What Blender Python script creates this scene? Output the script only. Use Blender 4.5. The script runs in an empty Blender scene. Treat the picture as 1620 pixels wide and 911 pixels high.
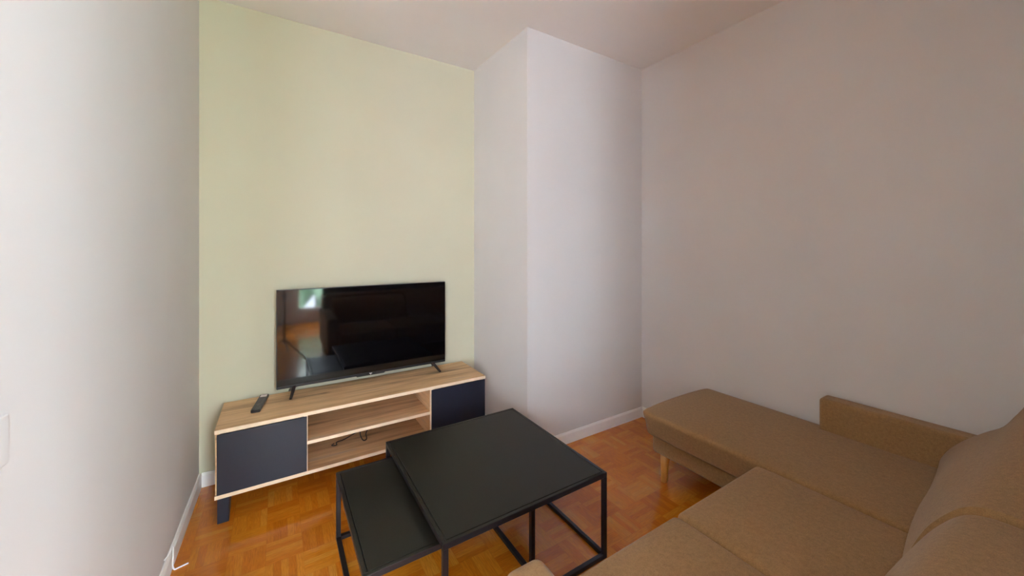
import bpy, bmesh, math, random
from mathutils import Vector, Matrix
random.seed(7)
scene = bpy.context.scene
COL = scene.collection

# ---------------------------------------------------------------- camera
F_PX, HORIZON, YAW = 594.0, 391.0, 1.0117
cam_data = bpy.data.cameras.new('camera')
cam = bpy.data.objects.new('camera', cam_data)
COL.objects.link(cam)
cam_data.sensor_fit = 'HORIZONTAL'
cam_data.sensor_width = 36.0
cam_data.lens = 36.0 * F_PX / 1620.0
cam_data.shift_y = -(455.5 - HORIZON) / 1620.0
cam_data.clip_start = 0.02
cam.location = (0, 0, 1.3)
cam.rotation_euler = (math.pi / 2, 0, -(math.pi / 2 - YAW))
scene.camera = cam

# ---------------------------------------------------------------- world, lights, exposure
world = bpy.data.worlds.new('world')
scene.world = world
world.use_nodes = True
bg = world.node_tree.nodes['Background']
bg.inputs['Color'].default_value = (0.76, 0.865, 1.0, 1)
bg.inputs['Strength'].default_value = 22.0

def area(name, loc, rot, sx, sy, power, color):
    d = bpy.data.lights.new(name, 'AREA')
    d.shape = 'RECTANGLE'; d.size = sx; d.size_y = sy
    d.energy = power; d.color = color
    o = bpy.data.objects.new(name, d)
    o.location = loc; o.rotation_euler = rot
    COL.objects.link(o)
    return o
# daylight of the sky entering through the two windows of the room behind the camera
area('window_daylight', (-1.30, -2.62, 1.45), (math.radians(78), 0, 0), 1.05, 1.3, 20, (0.74, 0.855, 1.0))
area('window_daylight', (1.05, -2.62, 1.45), (math.radians(78), 0, 0), 1.5, 1.3, 125, (0.74, 0.855, 1.0))
sun_data = bpy.data.lights.new('sun', 'SUN')
sun_data.energy = 12.0; sun_data.angle = 0.01; sun_data.color = (1.0, 0.94, 0.84)
sun = bpy.data.objects.new('sun', sun_data)
sun.rotation_euler = (math.radians(30), 0, math.radians(12))
COL.objects.link(sun)

vs = scene.view_settings
vs.view_transform = 'Standard'
vs.look = 'None'
vs.gamma = 1.0
vs.use_curve_mapping = False
vs.exposure = 0.79
scene.cycles.max_bounces = 10
scene.cycles.diffuse_bounces = 7

# ---------------------------------------------------------------- material helpers
class NT:
    def __init__(self, name):
        self.m = bpy.data.materials.new(name)
        self.m.use_nodes = True
        self.t = self.m.node_tree
        self.b = self.t.nodes['Principled BSDF']
    def n(self, typ, **kw):
        nd = self.t.nodes.new(typ)
        for k, v in kw.items(): setattr(nd, k, v)
        return nd
    def link(self, a, b): self.t.links.new(a, b)
    def val(self, sock, v):
        if hasattr(v, 'is_output'): self.link(v, sock)
        else: sock.default_value = v
    def math(self, op, a, b=0.0, c=0.0):
        nd = self.n('ShaderNodeMath', operation=op)
        self.val(nd.inputs[0], a); self.val(nd.inputs[1], b)
        if op in ('MULTIPLY_ADD', 'COMPARE'): self.val(nd.inputs[2], c)
        return nd.outputs[0]
    def xyz(self, x, y, z):
        nd = self.n('ShaderNodeCombineXYZ')
        self.val(nd.inputs[0], x); self.val(nd.inputs[1], y); self.val(nd.inputs[2], z)
        return nd.outputs[0]
    def noise(self, vec, scale, detail=3.0, rough=0.5):
        nd = self.n('ShaderNodeTexNoise')
        self.link(vec, nd.inputs['Vector'])
        nd.inputs['Scale'].default_value = scale
        nd.inputs['Detail'].default_value = detail
        nd.inputs['Roughness'].default_value = rough
        return nd.outputs['Fac']
    def ramp(self, fac, stops):
        nd = self.n('ShaderNodeValToRGB')
        el = nd.color_ramp.elements
        while len(el) < len(stops): el.new(0.5)
        for e, (p, c) in zip(el, stops):
            e.position = p; e.color = (*c, 1)
        self.link(fac, nd.inputs[0])
        return nd.outputs[0]
    def mix(self, fac, a, b, mode='MIX'):
        nd = self.n('ShaderNodeMix', data_type='RGBA', blend_type=mode)
        self.val(nd.inputs[0], fac)
        self.val(nd.inputs[6], a); self.val(nd.inputs[7], b)
        return nd.outputs[2]
    def bump(self, height, strength, dist):
        nd = self.n('ShaderNodeBump')
        nd.inputs['Strength'].default_value = strength
        nd.inputs['Distance'].default_value = dist
        self.link(height, nd.inputs['Height'])
        self.link(nd.outputs[0], self.b.inputs['Normal'])
    def coord(self, kind='Object'):
        return self.n('ShaderNodeTexCoord').outputs[kind]
    def geo(self):
        return self.n('ShaderNodeNewGeometry').outputs['Position']
    def map(self, vec, scale):
        nd = self.n('ShaderNodeMapping')
        nd.inputs['Scale'].default_value = scale
        self.link(vec, nd.inputs['Vector'])
        return nd.outputs[0]

def plain(name, col, rough=0.5, metal=0.0, spec=0.5, nscale=40, namt=0.06):
    k = NT(name)
    f = k.noise(k.coord(), nscale, 2)
    c1 = tuple(c * (1 - namt) for c in col); c2 = tuple(min(1, c * (1 + namt)) for c in col)
    k.link(k.ramp(f, [(0.3, c1), (0.7, c2)]), k.b.inputs['Base Color'])
    k.b.inputs['Roughness'].default_value = rough
    k.b.inputs['Metallic'].default_value = metal
    k.b.inputs['Specular IOR Level'].default_value = spec
    return k.m

def wall_paint(name, col):
    k = NT(name)
    p = k.geo()
    weave = k.noise(k.map(p, (260, 260, 90)), 1.0, 2)
    mott = k.noise(p, 1.7, 3)
    c = k.ramp(mott, [(0.3, tuple(v * 0.97 for v in col)), (0.7, tuple(min(1, v * 1.02) for v in col))])
    k.link(c, k.b.inputs['Base Color'])
    k.b.inputs['Roughness'].default_value = 0.75
    k.b.inputs['Specular IOR Level'].default_value = 0.25
    k.bump(weave, 0.12, 0.002)
    return k.m

def parquet(name):
    k = NT(name)
    p = k.geo()
    sep = k.n('ShaderNodeSeparateXYZ'); k.link(p, sep.inputs[0])
    S = 0.135
    x = k.math('DIVIDE', k.math('ADD', sep.outputs[0], 10.03), S)
    y = k.math('DIVIDE', k.math('ADD', sep.outputs[1], 10.05), S)
    cx, cy = k.math('FLOOR', x), k.math('FLOOR', y)
    par = k.math('MODULO', k.math('ADD', cx, cy), 2.0)
    fx, fy = k.math('FRACT', x), k.math('FRACT', y)
    inv = k.math('SUBTRACT', 1.0, par)
    across = k.math('ADD', k.math('MULTIPLY', fx, par), k.math('MULTIPLY', fy, inv))
    along = k.math('ADD', k.math('MULTIPLY', fy, par), k.math('MULTIPLY', fx, inv))
    a5 = k.math('MULTIPLY', across, 5.0)
    strip = k.math('FLOOR', a5)
    wn = k.n('ShaderNodeTexWhiteNoise', noise_dimensions='3D')
    k.link(k.xyz(cx, cy, strip), wn.inputs['Vector'])
    wc = k.n('ShaderNodeTexWhiteNoise', noise_dimensions='2D')
    k.link(k.xyz(cx, cy, 0.0), wc.inputs['Vector'])
    tint = k.math('ADD', k.math('MULTIPLY', wn.outputs['Value'], 0.6), k.math('MULTIPLY', wc.outputs['Value'], 0.4))
    base = k.ramp(tint, [(0.10, (0.45, 0.130, 0.006)), (0.45, (0.53, 0.168, 0.009)), (0.75, (0.57, 0.205, 0.014)), (1.0, (0.60, 0.26, 0.03))])
    g = k.xyz(k.math('MULTIPLY', along, 1.2), k.math('MULTIPLY', a5, 3.0), k.math('MULTIPLY', wn.outputs['Value'], 50.0))
    grain = k.noise(g, 3.0, 4, 0.6)
    gcol = k.ramp(grain, [(0.3, (0.74, 0.70, 0.66)), (0.65, (1.08, 1.06, 1.04))])
    c = k.mix(1.0, base, gcol, 'MULTIPLY')
    e1 = k.math('ABSOLUTE', k.math('SUBTRACT', k.math('FRACT', a5), 0.5))
    e2 = k.math('ABSOLUTE', k.math('SUBTRACT', along, 0.5))
    j = k.math('MAXIMUM', k.math('GREATER_THAN', e1, 0.482), k.math('GREATER_THAN', e2, 0.4955))
    c = k.mix(k.math('MULTIPLY', j, 0.3), c, (0.12, 0.045, 0.015, 1))
    k.link(c, k.b.inputs['Base Color'])
    k.b.inputs['Roughness'].default_value = 0.33
    rr = k.math('MULTIPLY_ADD', grain, 0.10, 0.18)
    k.link(rr, k.b.inputs['Roughness'])
    k.b.inputs['Specular IOR Level'].default_value = 0.20
    k.b.inputs['Coat Weight'].default_value = 0.6
    k.b.inputs['Coat Roughness'].default_value = 0.10
    k.bump(k.math('SUBTRACT', grain, j), 0.08, 0.001)
    return k.m

def oak(name, axis=0, light=1.0):
    k = NT(name)
    p = k.coord()
    sc = [11.0, 11.0, 11.0]; sc[axis] = 1.1
    v = k.map(p, tuple(sc))
    big = k.noise(v, 1.3, 5, 0.62)
    sc2 = [70.0, 70.0, 70.0]; sc2[axis] = 3.0
    fine = k.noise(k.map(p, tuple(sc2)), 1.0, 3, 0.6)
    L = light
    c = k.ramp(big, [(0.30, (0.16 * L, 0.115 * L, 0.058 * L)), (0.42, (0.42 * L, 0.26 * L, 0.135 * L)), (0.55, (0.55 * L, 0.36 * L, 0.185 * L)), (0.72, (0.34 * L, 0.25 * L, 0.17 * L))])
    fc = k.ramp(fine, [(0.3, (0.84, 0.82, 0.80)), (0.6, (1.03, 1.03, 1.03))])
    c = k.mix(1.0, c, fc, 'MULTIPLY')
    vor = k.n('ShaderNodeTexVoronoi')
    sk = [5.0, 5.0, 5.0]; sk[axis] = 2.2
    k.link(k.map(p, tuple(sk)), vor.inputs['Vector']); vor.inputs['Scale'].default_value = 1.0
    knot = k.ramp(vor.outputs['Distance'], [(0.02, (0.55, 0.5, 0.45)), (0.09, (1, 1, 1))])
    c = k.mix(1.0, c, knot, 'MULTIPLY')
    k.link(c, k.b.inputs['Base Color'])
    k.b.inputs['Roughness'].default_value = 0.5
    k.b.inputs['Specular IOR Level'].default_value = 0.35
    return k.m

def fabric(name, col):
    k = NT(name)
    p = k.coord()
    a = k.noise(p, 420, 3, 0.7)
    b = k.noise(k.map(p, (1, 1, 1)), 90, 2)
    f = k.math('ADD', k.math('MULTIPLY', a, 0.7), k.math('MULTIPLY', b, 0.3))
    c = k.ramp(f, [(0.33, tuple(v * 0.72 for v in col)), (0.5, col), (0.68, tuple(min(1, v * 1.28) for v in col))])
    k.link(c, k.b.inputs['Base Color'])
    k.b.inputs['Roughness'].default_value = 0.95
    k.b.inputs['Specular IOR Level'].default_value = 0.15
    k.b.inputs['Sheen Weight'].default_value = 0.15
    k.bump(a, 0.25, 0.0015)
    return k.m

M = {}
M['white_wall'] = wall_paint('white_wall', (0.655, 0.632, 0.612))
M['green_wall'] = wall_paint('green_wall', (0.545, 0.522, 0.385))
M['ceiling'] = wall_paint('ceiling_paint', (0.80, 0.785, 0.765))
M['floor'] = parquet('parquet')
M['fill_cut_wall'] = wall_paint('fill_cut_wall', (0.30, 0.26, 0.24))  # colour darkened to cut bounce light at the right and in the TV mirror
M['skirting'] = plain('skirting', (0.80, 0.79, 0.77), 0.45, nscale=12, namt=0.02)
M['oak'] = oak('oak_decor', 0, 1.3)
M['oak_edge'] = plain('oak_edging', (0.80, 0.62, 0.42), 0.5, nscale=25, namt=0.06)
M['oak_side'] = oak('oak_side', 1, 1.4)
M['anthracite'] = plain('anthracite_front', (0.009, 0.011, 0.022), 0.46, nscale=300, namt=0.10)
M['black_metal'] = plain('black_metal', (0.012, 0.009, 0.010), 0.38, 0.0, 0.35, 200, 0.15)
M['table_top'] = plain('table_top', (0.015, 0.013, 0.009), 0.42, 0.0, 0.25, 260, 0.12)
M['fabric'] = fabric('taupe_fabric', (0.280, 0.162, 0.066))
M['beech'] = plain('beech_leg', (0.62, 0.29, 0.06), 0.45, nscale=30, namt=0.1)
M['tv_plastic'] = plain('tv_plastic', (0.015, 0.014, 0.016), 0.35, nscale=200, namt=0.1)
M['tv_foot'] = plain('tv_foot', (0.03, 0.018, 0.018), 0.35, nscale=200, namt=0.1)
M['cable'] = plain('cable_black', (0.02, 0.018, 0.018), 0.5)
M['cable_white'] = plain('cable_white', (0.82, 0.80, 0.78), 0.45)
M['switch'] = plain('switch_plastic', (0.68, 0.66, 0.64), 0.5, nscale=20, namt=0.01)
M['remote'] = plain('remote_black', (0.018, 0.014, 0.014), 0.35)
M['button'] = plain('remote_button', (0.11, 0.10, 0.10), 0.5)
M['remote_top'] = plain('remote_panel', (0.85, 0.72, 0.72), 0.3)
M['logo'] = plain('logo_white', (0.75, 0.74, 0.76), 0.4)
M['leaf'] = plain('foliage', (0.36, 0.52, 0.34), 0.7, nscale=6, namt=0.45)
M['bark'] = plain('bark', (0.12, 0.08, 0.05), 0.9)
M['window_frame'] = plain('window_frame', (0.8, 0.8, 0.8), 0.4)

def screen_mat():
    k = NT('tv_screen')
    f = k.noise(k.coord(), 3, 1)
    k.link(k.ramp(f, [(0.3, (0.002, 0.0018, 0.0025)), (0.7, (0.003, 0.0025, 0.003))]), k.b.inputs['Base Color'])
    k.b.inputs['Roughness'].default_value = 0.05
    k.b.inputs['IOR'].default_value = 1.5
    return k.m
M['screen'] = screen_mat()
def glass_mat():
    k = NT('window_glass')
    tr = k.n('ShaderNodeBsdfTransparent'); tr.inputs['Color'].default_value = (0.99, 0.985, 0.985, 1)
    gl = k.n('ShaderNodeBsdfGlossy'); gl.inputs['Roughness'].default_value = 0.02
    mx = k.n('ShaderNodeMixShader'); mx.inputs[0].default_value = 0.04
    k.link(tr.outputs[0], mx.inputs[1]); k.link(gl.outputs[0], mx.inputs[2])
    k.link(mx.outputs[0], k.t.nodes['Material Output'].inputs['Surface'])
    return k.m
M['glass'] = glass_mat()

# ---------------------------------------------------------------- mesh helpers
def link(name, bm, mat, parent=None, smooth=False, loc=None):
    me = bpy.data.meshes.new(name)
    bmesh.ops.recalc_face_normals(bm, faces=bm.faces)
    if loc is not None:
        bmesh.ops.translate(bm, verts=bm.verts, vec=-Vector(loc))
    bm.to_mesh(me); bm.free()
    me.materials.append(M[mat] if isinstance(mat, str) else mat)
    if smooth:
        for p in me.polygons: p.use_smooth = True
    o = bpy.data.objects.new(name, me)
    COL.objects.link(o)
    if loc is not None: o.location = loc
    if parent is not None:
        o.parent = parent
    return o

def structure(name, bm, mat, smooth=False):
    o = link(name, bm, mat, None, smooth)
    o['kind'] = 'structure'
    return o

def thing(name, label, cat, loc=(0, 0, 0), group=None, rotz=0.0):
    o = bpy.data.objects.new(name, None)
    o.empty_display_size = 0.05
    COL.objects.link(o)
    o.location = loc; o.rotation_euler = (0, 0, rotz)
    o['label'] = label; o['category'] = cat
    if group: o['group'] = group
    return o

def add_box(bm, x0, x1, y0, y1, z0, z1, bevel=0.0, seg=2):
    r = bmesh.ops.create_cube(bm, size=1.0)
    vs_ = r['verts']
    for v in vs_:
        v.co = Vector(((x0 + x1) / 2 + v.co.x * (x1 - x0), (y0 + y1) / 2 + v.co.y * (y1 - y0), (z0 + z1) / 2 + v.co.z * (z1 - z0)))
    if bevel > 0:
        es = list({e for v in vs_ for e in v.link_edges})
        bmesh.ops.bevel(bm, geom=es, offset=bevel, segments=seg, profile=0.5, affect='EDGES')
def box(x0, x1, y0, y1, z0, z1, bevel=0.0, seg=2):
    bm = bmesh.new(); add_box(bm, x0, x1, y0, y1, z0, z1, bevel, seg); return bm

def add_prism(bm, poly, a0, a1, axis='z'):
    def pt(p, a):
        if axis == 'z': return (p[0], p[1], a)
        if axis == 'x': return (a, p[0], p[1])
        return (p[0], a, p[1])
    lo = [bm.verts.new(pt(p, a0)) for p in poly]
    hi = [bm.verts.new(pt(p, a1)) for p in poly]
    bm.faces.new(lo[::-1]); bm.faces.new(hi)
    n = len(poly)
    for i in range(n):
        bm.faces.new((lo[i], lo[(i + 1) % n], hi[(i + 1) % n], hi[i]))
def prism(poly, a0, a1, axis='z', bevel=0.0, seg=2):
    bm = bmesh.new(); add_prism(bm, poly, a0, a1, axis)
    if bevel > 0:
        bmesh.ops.bevel(bm, geom=list(bm.edges), offset=bevel, segments=seg, profile=0.5, affect='EDGES')
    return bm

def add_tube(bm, pts, r, seg=8, r_end=None):
    pts = [Vector(p) for p in pts]
    rings = []
    n = len(pts)
    up = Vector((0, 0, 1))
    prev = None
    for i, p in enumerate(pts):
        t = (pts[min(i + 1, n - 1)] - pts[max(i - 1, 0)]).normalized()
        if prev is None:
            a = t.cross(up)
            if a.length < 1e-3: a = t.cross(Vector((1, 0, 0)))
        else:
            a = prev - t * prev.dot(t)
        a.normalize(); prev = a
        b = t.cross(a)
        rad = r if r_end is None else r + (r_end - r) * i / (n - 1)
        rings.append([bm.verts.new(p + (a * math.cos(2 * math.pi * k / seg) + b * math.sin(2 * math.pi * k / seg)) * rad) for k in range(seg)])
    for i in range(n - 1):
        for k in range(seg):
            bm.faces.new((rings[i][k], rings[i][(k + 1) % seg], rings[i + 1][(k + 1) % seg], rings[i + 1][k]))
    bm.faces.new(rings[0][::-1]); bm.faces.new(rings[-1])

def smooth_path(ctrl, n=10):
    out = []
    P = [Vector(c) for c in ctrl]
    P = [P[0] * 2 - P[1]] + P + [P[-1] * 2 - P[-2]]
    for i in range(1, len(P) - 2):
        for k in range(n):
            t = k / n
            p0, p1, p2, p3 = P[i - 1], P[i], P[i + 1], P[i + 2]
            out.append(0.5 * ((2 * p1) + (-p0 + p2) * t + (2 * p0 - 5 * p1 + 4 * p2 - p3) * t * t + (-p0 + 3 * p1 - 3 * p2 + p3) * t ** 3))
    out.append(P[-2])
    return out

def cushion(x0, x1, y0, y1, z0, z1, r, crown=0.0, n=14, fn=None):
    """Soft rounded box with a slightly domed top; fn bends each point."""
    bm = bmesh.new()
    rx, ry, rz = [min(r, (b - a) / 2 - 1e-4) for a, b in ((x0, x1), (y0, y1), (z0, z1))]
    R = min(rx, ry, rz)
    def axis(a, b, m):
        c = [a + R * (1 - math.cos(math.pi / 2 * i / 5)) for i in range(5)]
        c += [a + R + (b - a - 2 * R) * i / m for i in range(m + 1)]
        c += [b - R * (1 - math.cos(math.pi / 2 * i / 5)) for i in range(4, -1, -1)]
        return c
    X, Y, Z = axis(x0, x1, n), axis(y0, y1, n), axis(z0, z1, 4)
    grid = {}
    def vert(i, j, k):
        key = (i, j, k)
        if key in grid: return grid[key]
        p = Vector((X[i], Y[j], Z[k]))
        c = Vector((min(max(p.x, x0 + R), x1 - R), min(max(p.y, y0 + R), y1 - R), min(max(p.z, z0 + R), z1 - R)))
        d = p - c
        if d.length > 1e-9: p = c + d.normalized() * R
        u = (p.x - (x0 + x1) / 2) / ((x1 - x0) / 2); v = (p.y - (y0 + y1) / 2) / ((y1 - y0) / 2)
        w = (p.z - z0) / (z1 - z0)
        p.z += crown * max(0, 1 - u ** 4) * max(0, 1 - v ** 4) * (w if w > 0.5 else 0)
        if fn: p = fn(p, u, v, w)
        grid[key] = bm.verts.new(p)
        return grid[key]
    nx, ny, nz = len(X) - 1, len(Y) - 1, len(Z) - 1
    for i in range(nx):
        for j in range(ny):
            bm.faces.new((vert(i, j, 0), vert(i, j + 1, 0), vert(i + 1, j + 1, 0), vert(i + 1, j, 0)))
            bm.faces.new((vert(i, j, nz), vert(i + 1, j, nz), vert(i + 1, j + 1, nz), vert(i, j + 1, nz)))
    for i in range(nx):
        for k in range(nz):
            bm.faces.new((vert(i, 0, k), vert(i + 1, 0, k), vert(i + 1, 0, k + 1), vert(i, 0, k + 1)))
            bm.faces.new((vert(i, ny, k), vert(i, ny, k + 1), vert(i + 1, ny, k + 1), vert(i + 1, ny, k)))
    for j in range(ny):
        for k in range(nz):
            bm.faces.new((vert(0, j, k), vert(0, j, k + 1), vert(0, j + 1, k + 1), vert(0, j + 1, k)))
            bm.faces.new((vert(nx, j, k), vert(nx, j + 1, k), vert(nx, j + 1, k + 1), vert(nx, j, k + 1)))
    return bm

# ---------------------------------------------------------------- the room
CZ = 2.665
BY = 2.622           # back wall
RX = 2.383           # right wall
def lx(y):           # left wall runs very slightly out of square
    return -0.358 - (2.62 - y) * 0.020

structure('floor', box(-3.3, RX + 0.1, -2.42, BY + 0.1, -0.1, 0.0), 'floor')
structure('ceiling', box(-3.3, RX + 0.1, -2.42, BY + 0.1, CZ, CZ + 0.1), 'ceiling')
structure('wall_back', box(-0.55, 1.40, BY, BY + 0.1, 0, CZ), 'green_wall')
structure('wall_left', prism([(lx(BY + 0.1), BY + 0.1), (lx(0.30), 0.30), (lx(0.30) - 0.1, 0.30), (lx(BY) - 0.1, BY + 0.1)], 0, CZ), 'white_wall')
structure('wall_chimney', prism([(1.293, BY + 0.05), (1.316, 1.922), (RX + 0.05, 1.922), (RX + 0.05, BY + 0.05)], 0, CZ), 'white_wall')
structure('wall_right', box(RX, RX + 0.1, -2.42, 1.97, 0, CZ), 'white_wall')
structure('wall_rear', box(0.49, RX, -0.33, -0.21, 0, CZ), 'fill_cut_wall')
structure('wall_side', box(-3.3, lx(0.3) - 0.02, 0.30, 0.40, 0, CZ), 'white_wall')
structure('wall_far_left', box(-3.4, -3.3, -2.42, 0.4, 0, CZ), 'white_wall')
# window wall of the room behind the camera
def window_wall(wins):
    bm = bmesh.new()
    xs = -3.3
    for (a, b, z0, z1) in wins:
        add_box(bm, xs, a, -2.42, -2.30, 0, CZ)
        if z0 > 0.01: add_box(bm, a, b, -2.42, -2.30, 0, z0)
        add_box(bm, a, b, -2.42, -2.30, z1, CZ)
        xs = b
    add_box(bm, xs, RX, -2.42, -2.30, 0, CZ)
    return bm
WINS = [(-1.85, -0.75, 0.20, 2.45), (0.27, 1.75, 0.20, 2.45)]
structure('wall_windows', window_wall(WINS), 'white_wall')
for i, (a, b, z0, z1) in enumerate(WINS):
    bm = bmesh.new()
    w = 0.05
    add_box(bm, a, a + w, -2.39, -2.33, z0, z1); add_box(bm, b - w, b, -2.39, -2.33, z0, z1)
    add_box(bm, a + w, b - w, -2.39, -2.33, z0, z0 + w); add_box(bm, a + w, b - w, -2.39, -2.33, z1 - w, z1)
    m = (a + b) / 2
    add_box(bm, m - 0.03, m + 0.03, -2.39, -2.33, z0 + w, z1 - w)
    fr = structure('window_%d' % (i + 1), bm, 'window_frame')
    for (pa, pb) in ((a + w, m - 0.03), (m + 0.03, b - w)):
        link('pane', box(pa, pb, -2.363, -2.357, z0 + w, z1 - w), 'glass', fr)

# skirting boards
SH = 0.075
def skirting_profile():
    return [(0, 0), (0.012, 0), (0.012, SH - 0.012), (0.006, SH), (0, SH)]
bm = bmesh.new()
for (xa, ya, xb, yb) in [(lx(0.30), 0.30, lx(BY), BY)]:
    lo = []
    for (x, y) in ((xa, ya), (xb, yb)):
        lo.append([bm.verts.new((x + dx, y, z)) for dx, z in skirting_profile()])
    n = 5
    for i in range(n): bm.faces.new((lo[0][i], lo[0][(i + 1) % n], lo[1][(i + 1) % n], lo[1][i]))
    bm.faces.new(lo[0]); bm.faces.new(lo[1][::-1])
structure('baseboard_left', bm, 'skirting')
structure('baseboard_back', prism([(BY - dx, z) for dx, z in skirting_profile()], lx(BY) + 0.012, 1.295, 'x'), 'skirting')
structure('baseboard_chimney', prism([(1.922 - dx, z) for dx, z in skirting_profile()], 1.306, RX, 'x'), 'skirting')
structure('baseboard_right', prism([(RX - dx, z) for dx, z in skirting_profile()], -0.21, 1.91, 'y'), 'skirting')
structure('baseboard_niche', prism([(1.316 - 0.012, 1.91), (1.316, 1.91), (1.293, BY - 0.012), (1.281, BY - 0.012)], 0, SH), 'skirting')

# ---------------------------------------------------------------- TV stand
def make_stand():
    x0, x1, y0, y1 = -0.248, 1.180, 2.220, 2.598
    t = thing('tv_stand', 'long low oak TV stand with dark end doors and open shelves against the green wall', 'TV stand', ((x0 + x1) / 2, (y0 + y1) / 2, 0))
    L = t.location.copy()
    def part(name, bm, mat, parent=t, smooth=False, off=None):
        bmesh.ops.translate(bm, verts=bm.verts, vec=-L)
        return link(name, bm, mat, parent, smooth)
    zt, zb = 0.442, 0.118
    tp = part('top_board', box(x0, x1, y0 + 0.003, y1, zt - 0.018, zt, 0.0008, 1), 'oak')
    part('edge_band', box(x0, x1, y0, y0 + 0.003, zt - 0.018, zt), 'oak_edge', tp)
    bt = part('bottom_board', box(x0, x1, y0 + 0.003, y1, zb, zb + 0.017, 0.0008, 1), 'oak')
    part('edge_band', box(x0, x1, y0, y0 + 0.003, zb, zb + 0.017), 'oak_edge', bt)
    for xa in (x0 + 0.002, x1 - 0.018):
        sp = part('side_panel', box(xa, xa + 0.016, y0 + 0.012, y1, zb + 0.017, zt - 0.018), 'oak_side')
    for xa in (0.119, 0.797):
        dv = part('divider_panel', box(xa, xa + 0.016, y0 + 0.005, y1 - 0.01, zb + 0.017, zt - 0.018), 'oak_side')
        part('edge_band', box(xa, xa + 0.016, y0 + 0.002, y0 + 0.005, zb + 0.017, zt - 0.018), 'oak_edge', dv)
    sh = part('shelf', box(0.135, 0.797, y0 + 0.007, y1 - 0.01, 0.272, 0.289), 'oak')
    part('edge_band', box(0.135, 0.797, y0 + 0.004, y0 + 0.007, 0.272, 0.289), 'oak_edge', sh)
    part('back_panel', box(x0 + 0.018, x1 - 0.018, y1 - 0.010, y1 - 0.004, zb + 0.017, zt - 0.018), 'oak')
    for a, b in ((x0 + 0.009, 0.1315), (0.805, x1 - 0.005)):
        d = part('door', box(a, b, y0 - 0.003, y0 + 0.0015, zb + 0.019, zt - 0.021, 0.001, 1), 'anthracite')
        if a < 0: d['label'] = 'blue-grey lit left door'
        else: d['label'] = 'near-black right door'
        part('hinge', box(a + 0.012, a + 0.05, y0 + 0.0015, y0 + 0.03, 0.25, 0.30, 0.003), 'window_frame', d)
    for (a, sgn) in ((x0 + 0.010, 1), (x1 - 0.010 - 0.045, 1)):
        for fy in (0, 1):
            if fy == 0: poly = [(y0 + 0.004, zb), (y0 + 0.004, 0), (y0 + 0.030, 0), (y0 + 0.210, zb)]
            else: poly = [(y1 - 0.004, zb), (y1 - 0.004, 0), (y1 - 0.030, 0), (y1 - 0.130, zb)]
            part('leg', prism(poly, a, a + 0.045, 'x', 0.0015, 1), 'anthracite')
    return t
make_stand()

# ---------------------------------------------------------------- television
def make_tv():
    x0, x1, z0, z1, Y = -0.004, 1.022, 0.484, 1.054, 2.535
    t = thing('television', 'large flat black television on splayed feet standing on the TV stand', 'television', ((x0 + x1) / 2, Y, 0.443))
    L = t.location.copy()
    def part(name, bm, mat, parent=t, smooth=False):
        bmesh.ops.translate(bm, verts=bm.verts, vec=-L)
        return link(name, bm, mat, parent, smooth)
    part('bezel', box(x0, x1, Y, Y + 0.018, z0, z1, 0.002, 2), 'tv_plastic')
    part('rear_housing', box(x0 + 0.12, x1 - 0.12, Y + 0.018, Y + 0.062, z0 + 0.02, z1 - 0.16, 0.012, 3), 'tv_plastic')
    part('screen', box(x0 + 0.004, x1 - 0.004, Y - 0.0012, Y + 0.001, z0 + 0.014, z1 - 0.004), 'screen')
    ch = part('chin', box(x0 + 0.002, x1 - 0.002, Y - 0.003, Y + 0.001, z0 - 0.001, z0 + 0.012, 0.001, 1), 'tv_plastic')
    tab = part('sensor_tab', prism([(0.43, z0 - 0.007), (0.595, z0 - 0.007), (0.605, z0 + 0.001), (0.42, z0 + 0.001)], Y - 0.002, Y + 0.008, 'y'), 'tv_plastic')
    bm = bmesh.new()
    add_prism(bm, [(0.502, z0 + 0.008), (0.520, z0 + 0.008), (0.518, z0 + 0.003), (0.504, z0 + 0.003)], Y - 0.005, Y - 0.0028, 'y')
    add_prism(bm, [(0.508, z0 + 0.003), (0.514, z0 + 0.003), (0.5125, z0 - 0.003), (0.5095, z0 - 0.003)], Y - 0.005, Y - 0.0028, 'y')
    part('logo', bm, 'logo', ch)
    for xa, sx in ((0.088, -0.024), (0.925, 0.024)):
        bm = bmesh.new()
        def bar(p, q, w0, w1):
            p, q = Vector(p), Vector(q)
            d = (q - p).normalized(); s = Vector((1, 0, 0)); n_ = d.cross(s).normalized()
            vs2 = []
            for c, w in ((p, w0), (q, w1)):
                for a, b in ((-1, -1), (1, -1), (1, 1), (-1, 1)):
                    vs2.append(bm.verts.new(c + s * a * w + n_ * b * 0.004))
            bm.faces.new(vs2[0:4]); bm.faces.new(vs2[7:3:-1])
            for i in range(4):
                bm.faces.new((vs2[i], vs2[(i + 1) % 4], vs2[4 + (i + 1) % 4], vs2[4 + i]))
        bar((xa, Y + 0.008, z0 + 0.008), (xa + sx, 2.447, 0.4475), 0.010, 0.006)
        bar((xa, Y + 0.010, z0 + 0.008), (xa + sx, 2.598, 0.4475), 0.009, 0.006)
        add_box(bm, xa - 0.012, xa + 0.012, Y - 0.004, Y + 0.026, z0 - 0.003, z0 + 0.006, 0.001, 1)
        part('foot', bm, 'tv_foot')
    return t
make_tv()

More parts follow.
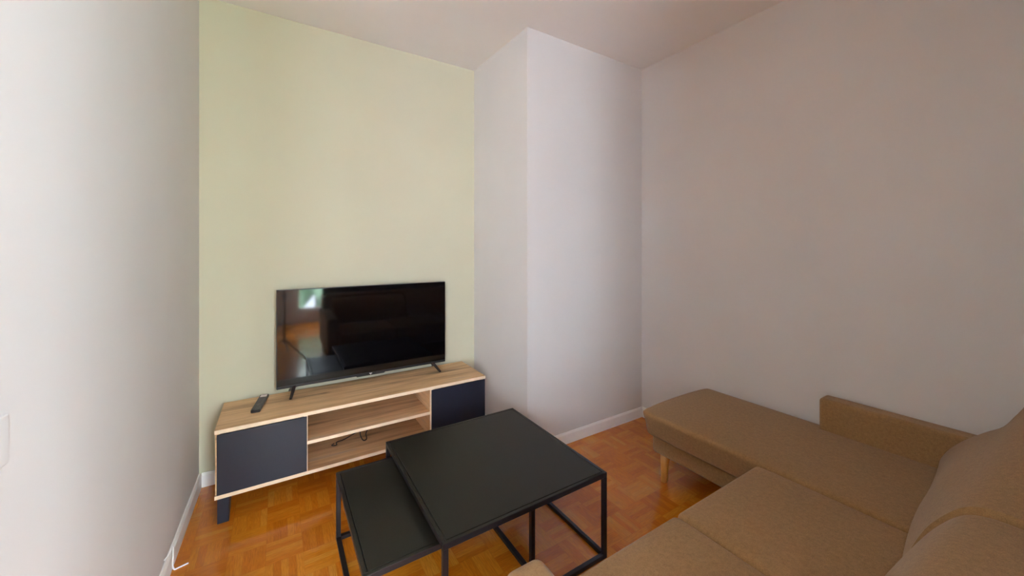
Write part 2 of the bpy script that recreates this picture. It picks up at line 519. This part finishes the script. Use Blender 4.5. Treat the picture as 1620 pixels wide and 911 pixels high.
# ---------------------------------------------------------------- remote control
def make_remote():
    t = thing('remote_control', 'black remote control lying on the left end of the TV stand', 'remote control', (-0.078, 2.468, 0.4425), rotz=math.radians(-9))
    hw, hl = 0.0215, 0.118
    body = bmesh.new()
    pts = []
    for cx_, cy_, a0 in ((hw - 0.012, hl - 0.012, 0), (-hw + 0.012, hl - 0.012, 90), (-hw + 0.010, -hl + 0.010, 180), (hw - 0.010, -hl + 0.010, 270)):
        for k in range(5):
            a = math.radians(a0 + k * 22.5)
            rr = 0.012 if cy_ > 0 else 0.010
            pts.append((cx_ + rr * math.cos(a), cy_ + rr * math.sin(a)))
    add_prism(body, pts, 0.0, 0.014)
    bmesh.ops.bevel(body, geom=[e for e in body.edges if abs(e.verts[0].co.z - e.verts[1].co.z) < 1e-6], offset=0.0025, segments=2, profile=0.5, affect='EDGES')
    link('body', body, 'remote', t)
    link('pale_panel', box(-0.0155, 0.0155, 0.072, 0.108, 0.0138, 0.0152, 0.0006, 1), 'remote_top', t)  # pale patch near the far end of the remote
    for r in range(9):
        for c in range(3):
            if r == 3: continue
            bx = -0.011 + c * 0.011; by = -0.098 + r * 0.018
            bm = box(bx - 0.0035, bx + 0.0035, by - 0.0045, by + 0.0045, 0.0135, 0.0158, 0.001, 1)
            link('button', bm, 'button', t)
    bm = bmesh.new()
    add_tube(bm, [(0, -0.044, 0.0135), (0, -0.044, 0.0160)], 0.012, 20)
    link('navigation_ring', bm, 'button', t)
    return t
make_remote()

# ---------------------------------------------------------------- cable on the lower shelf
bm = bmesh.new()
z = 0.139
add_tube(bm, smooth_path([(0.285, 2.44, z), (0.272, 2.425, z), (0.296, 2.417, z), (0.300, 2.445, z + 0.002), (0.345, 2.462, z), (0.40, 2.50, z), (0.44, 2.52, z), (0.436, 2.462, z), (0.438, 2.395, z), (0.452, 2.386, z), (0.462, 2.408, z), (0.47, 2.47, z), (0.50, 2.53, z), (0.56, 2.575, z)], 6), 0.0032, 7)
o = link('power_cable', bm, 'cable', None, True, loc=(0.37, 2.45, 0.136))
o['label'] = 'thin black cable looped on the lower shelf of the TV stand'; o['category'] = 'cable'

# ---------------------------------------------------------------- nesting tables
def make_table(name, label, x0, x1, y0, y1, ztop, rails):
    t = thing(name, label, 'coffee table', ((x0 + x1) / 2, (y0 + y1) / 2, 0), group=None)
    L = t.location.copy()
    w = 0.018
    def part(nm, bm, mat, parent=t):
        bmesh.ops.translate(bm, verts=bm.verts, vec=-L)
        return link(nm, bm, mat, parent)
    h = 0.020
    fr = bmesh.new()
    add_box(fr, x0, x1, y0, y0 + 0.014, ztop - h, ztop, 0.0012, 1)
    add_box(fr, x0, x1, y1 - 0.014, y1, ztop - h, ztop, 0.0012, 1)
    add_box(fr, x0, x0 + 0.014, y0 + 0.014, y1 - 0.014, ztop - h, ztop, 0.0012, 1)
    add_box(fr, x1 - 0.014, x1, y0 + 0.014, y1 - 0.014, ztop - h, ztop, 0.0012, 1)
    fo = part('top_frame', fr, 'black_metal')
    fo.data.materials.append(M['table_top'])
    for p in fo.data.polygons:
        if p.normal.z > 0.9: p.material_index = 1
    g = 0.0022
    part('tabletop', box(x0 + 0.014 + g, x1 - 0.014 - g, y0 + 0.014 + g, y1 - 0.014 - g, ztop - 0.014, ztop - 0.0002, 0.0008, 1), 'table_top')
    part('under_panel', box(x0 + 0.0142, x1 - 0.0142, y0 + 0.0142, y1 - 0.0142, ztop - 0.019, ztop - 0.0142), 'black_metal')
    for xa in (x0, x1 - w):
        for ya in (y0, y1 - w):
            part('leg', box(xa, xa + w, ya, ya + w, 0, ztop - h, 0.0012, 1), 'black_metal')
    for r in rails:
        b = {'front': (x0 + w, x1 - w, y0, y0 + w), 'back': (x0 + w, x1 - w, y1 - w, y1), 'left': (x0, x0 + w, y0 + w, y1 - w), 'right': (x1 - w, x1, y0 + w, y1 - w)}[r]
        part('floor_rail', box(*b, 0.0005, w, 0.0012, 1), 'black_metal')
    return t
make_table('coffee_table', 'larger and taller black metal nesting coffee table, beside the sofa', 0.446, 1.172, 1.122, 1.866, 0.358, ['front', 'back', 'right'])
make_table('coffee_table', 'smaller and lower black metal nesting coffee table, slid halfway under the larger one', 0.222, 0.862, 1.205, 1.832, 0.298, ['left', 'right', 'back'])

# ---------------------------------------------------------------- corner sofa
def make_sofa():
    t = thing('corner_sofa', 'taupe fabric corner sofa with chaise and light wooden legs along the right wall', 'sofa', (1.35, 0.40, 0))
    L = t.location.copy()
    def part(nm, bm, mat='fabric', parent=t, smooth=True):
        bmesh.ops.translate(bm, verts=bm.verts, vec=-L)
        return link(nm, bm, mat, parent, smooth)
    part('seat_base', cushion(0.50, 2.30, -0.12, 0.735, 0.155, 0.262, 0.018))
    part('chaise_base', cushion(1.785, 2.345, -0.10, 1.372, 0.155, 0.260, 0.018))
    def seat_fn(amp):
        def fn(p, u, v, w):
            # front lip rolls down a little
            if v > 0.8: p.z -= amp * ((v - 0.8) / 0.2) ** 2 * w
            return p
        return fn
    part('seat_cushion', cushion(0.556, 1.146, 0.05, 0.790, 0.262, 0.400, 0.020, 0.008, fn=seat_fn(0.006)))
    part('seat_cushion', cushion(1.152, 1.694, 0.05, 0.790, 0.262, 0.400, 0.020, 0.008, fn=seat_fn(0.006)))
    def chaise_fn(p, u, v, w):
        # the end bows outwards, the lower sides tuck in
        p.y += 0.018 * max(0, 1 - u * u) * (1 if v > 0.9 else 0) * w
        if v > 0.9: p.y -= 0.022 * max(0.0, (abs(u) - 0.86) / 0.14) ** 2
        if u < -0.9: p.x += 0.040 * (1 - w)
        if v > 0.95: p.y -= 0.014 * (1 - w)
        return p
    part('chaise_cushion', cushion(1.702, 2.350, 0.05, 1.392, 0.262, 0.398, 0.022, 0.008, n=20, fn=chaise_fn))
    part('armrest', cushion(0.440, 0.552, -0.12, 0.755, 0.155, 0.548, 0.028))
    part('armrest', cushion(2.272, 2.366, -0.12, 0.772, 0.155, 0.556, 0.018))
    part('backrest_frame', cushion(0.46, 2.36, -0.17, 0.02, 0.155, 0.72, 0.03))
    # back cushions: profile (y, z) of the front face, blended towards the corners
    prof_edge = [(0.10, 0.400), (0.268, 0.401), (0.300, 0.430), (0.286, 0.490), (0.256, 0.560), (0.222, 0.618), (0.188, 0.658), (0.150, 0.674), (0.100, 0.676), (0.045, 0.676), (0.030, 0.64), (0.030, 0.50)]
    prof_out = [(0.10, 0.400), (0.335, 0.401), (0.370, 0.425), (0.350, 0.485), (0.308, 0.545), (0.255, 0.600), (0.212, 0.640), (0.180, 0.700), (0.140, 0.765), (0.050, 0.775), (0.030, 0.70), (0.030, 0.50)]
    near_mid = [(a + (0.016 if a > 0.12 else 0), b + (0.012 if b > 0.5 else 0)) for a, b in prof_edge]
    far_in = [(a, b + (0.013 if b > 0.5 else 0)) for a, b in prof_edge]
    far_mid = [((a + c) / 2 + (0.006 if a > 0.12 else 0), (b + d) / 2 + (0.008 if b > 0.5 else 0)) for (a, b), (c, d) in zip(far_in, prof_out)]
    def subdiv(pr):
        pts = smooth_path([(a, b, 0) for a, b in pr], 4)
        return [(p.x, p.y) for p in pts]
    def back_cushion(xa, xb, e0, mid, e1):
        bm = bmesh.new()
        pm, p0, p1 = subdiv(mid), subdiv(e0), subdiv(e1)
        n = 26; rows = []
        for i in range(n + 1):
            s = i / n
            th_ = math.pi * s
            u = -math.cos(th_)
            x = (xa + xb) / 2 + u * (xb - xa) / 2
            k = 1 - abs(u) ** 1.6
            e = p0 if u < 0 else p1
            rows.append([bm.verts.new((x, e[j][0] + (pm[j][0] - e[j][0]) * k, e[j][1] + (pm[j][1] - e[j][1]) * k)) for j in range(len(pm))])
        m = len(pm)
        for i in range(n):
            for j in range(m):
                bm.faces.new((rows[i][j], rows[i][(j + 1) % m], rows[i + 1][(j + 1) % m], rows[i + 1][j]))
        for r in (rows[0], rows[-1]):
            cy = sum(v.co.y for v in r) / m; cz = sum(v.co.z for v in r) / m
            c = bm.verts.new((r[0].co.x, cy, cz))
            for j in range(m): bm.faces.new((r[j], r[(j + 1) % m], c))
        return bm
    part('back_cushion', back_cushion(0.560, 1.396, prof_edge, near_mid, prof_edge))
    part('back_cushion', back_cushion(1.412, 2.268, far_in, far_mid, prof_out))
    for (x, y) in ((1.830, 1.320), (2.28, 1.320), (0.56, 0.66), (0.56, -0.05), (2.28, -0.05), (1.40, 0.66)):
        bm = bmesh.new()
        tx = -0.006 if x < 2 else 0.006
        add_tube(bm, [(x, y, 0.156), (x + tx * 0.5, y, 0.08), (x + tx, y, 0.004), (x + tx, y, 0.0)], 0.0235, 16, 0.0165)
        part('leg', bm, 'beech')['label'] = 'light wooden leg'
make_sofa()

# ---------------------------------------------------------------- light switch on the left wall
xs = lx(0.95)
t = thing('light_switch', 'white wall switch plate on the left wall at the edge of view', 'light switch', (xs, 0.954, 0.976))
link('plate', box(0.0, 0.005, -0.042, 0.042, -0.042, 0.042, 0.0022, 3), 'switch', t)
bm = bmesh.new()
add_tube(bm, [(0.005, 0.0, -0.004), (0.0072, 0.0, -0.004)], 0.030, 32)
link('rocker', bm, 'switch', t)

# white cable end lying over the left skirting board
bm = bmesh.new()
xb = lx(2.0)
add_tube(bm, smooth_path([(xb + 0.004, 1.925, 0.100), (xb + 0.016, 1.945, 0.110), (xb + 0.018, 1.985, 0.112), (xb + 0.018, 1.992, 0.070), (xb + 0.016, 1.996, 0.030), (xb + 0.020, 2.000, 0.006), (xb + 0.035, 2.004, 0.004), (xb + 0.062, 2.012, 0.004)], 6), 0.0028, 8)
o = link('white_cable', bm, 'cable_white', None, True, loc=(xb + 0.02, 2.0, 0.0))
o['label'] = 'short white cable bent over the skirting board of the left wall'; o['category'] = 'cable'

# ---------------------------------------------------------------- tripod of the camera (seen mirrored in the television)
t = thing('camera_tripod', 'black tripod standing beside the near sofa arm, mirrored in the television screen', 'tripod', (0.07, -0.02, 0))
bm = bmesh.new(); add_tube(bm, [(0, 0, 0.18), (0, 0, 1.20)], 0.013, 12); link('pole', bm, 'tv_plastic', t)
bm = bmesh.new(); add_tube(bm, [(0, 0, 0.70), (0, 0, 0.76)], 0.022, 12); link('collar', bm, 'tv_plastic', t)
for k in range(3):
    a = math.radians(40 + 120 * k)
    bm = bmesh.new(); add_tube(bm, [(0, 0, 0.24), (0.30 * math.cos(a), 0.30 * math.sin(a), 0.008)], 0.009, 8); link('leg', bm, 'tv_plastic', t)

# ---------------------------------------------------------------- trees outside the windows (mirrored green in the television)
def tree(x, y, label):
    t = thing('tree', label, 'tree', (x, y, -3.0))
    bm = bmesh.new(); add_tube(bm, [(0, 0, 0), (0.1, 0, 2.0), (0.0, 0, 3.5)], 0.16, 8, 0.08); link('trunk', bm, 'bark', t)
    bm = bmesh.new()
    for k in range(34):
        c = Vector((random.uniform(-1.8, 1.8), random.uniform(-0.8, 0.8), random.uniform(1.4, 4.8)))
        mt = Matrix.Translation(c) @ Matrix.Diagonal((random.uniform(.5, .9),) * 3 + (1,))
        bmesh.ops.create_icosphere(bm, subdivisions=2, radius=1.0, matrix=mt)
    for v in bm.verts: v.co += Vector([random.uniform(-.1, .1) for _ in range(3)])
    link('crown', bm, 'leaf', t)
tree(0.9, -6.0, 'green leafy tree outside the window, mirrored in the television')
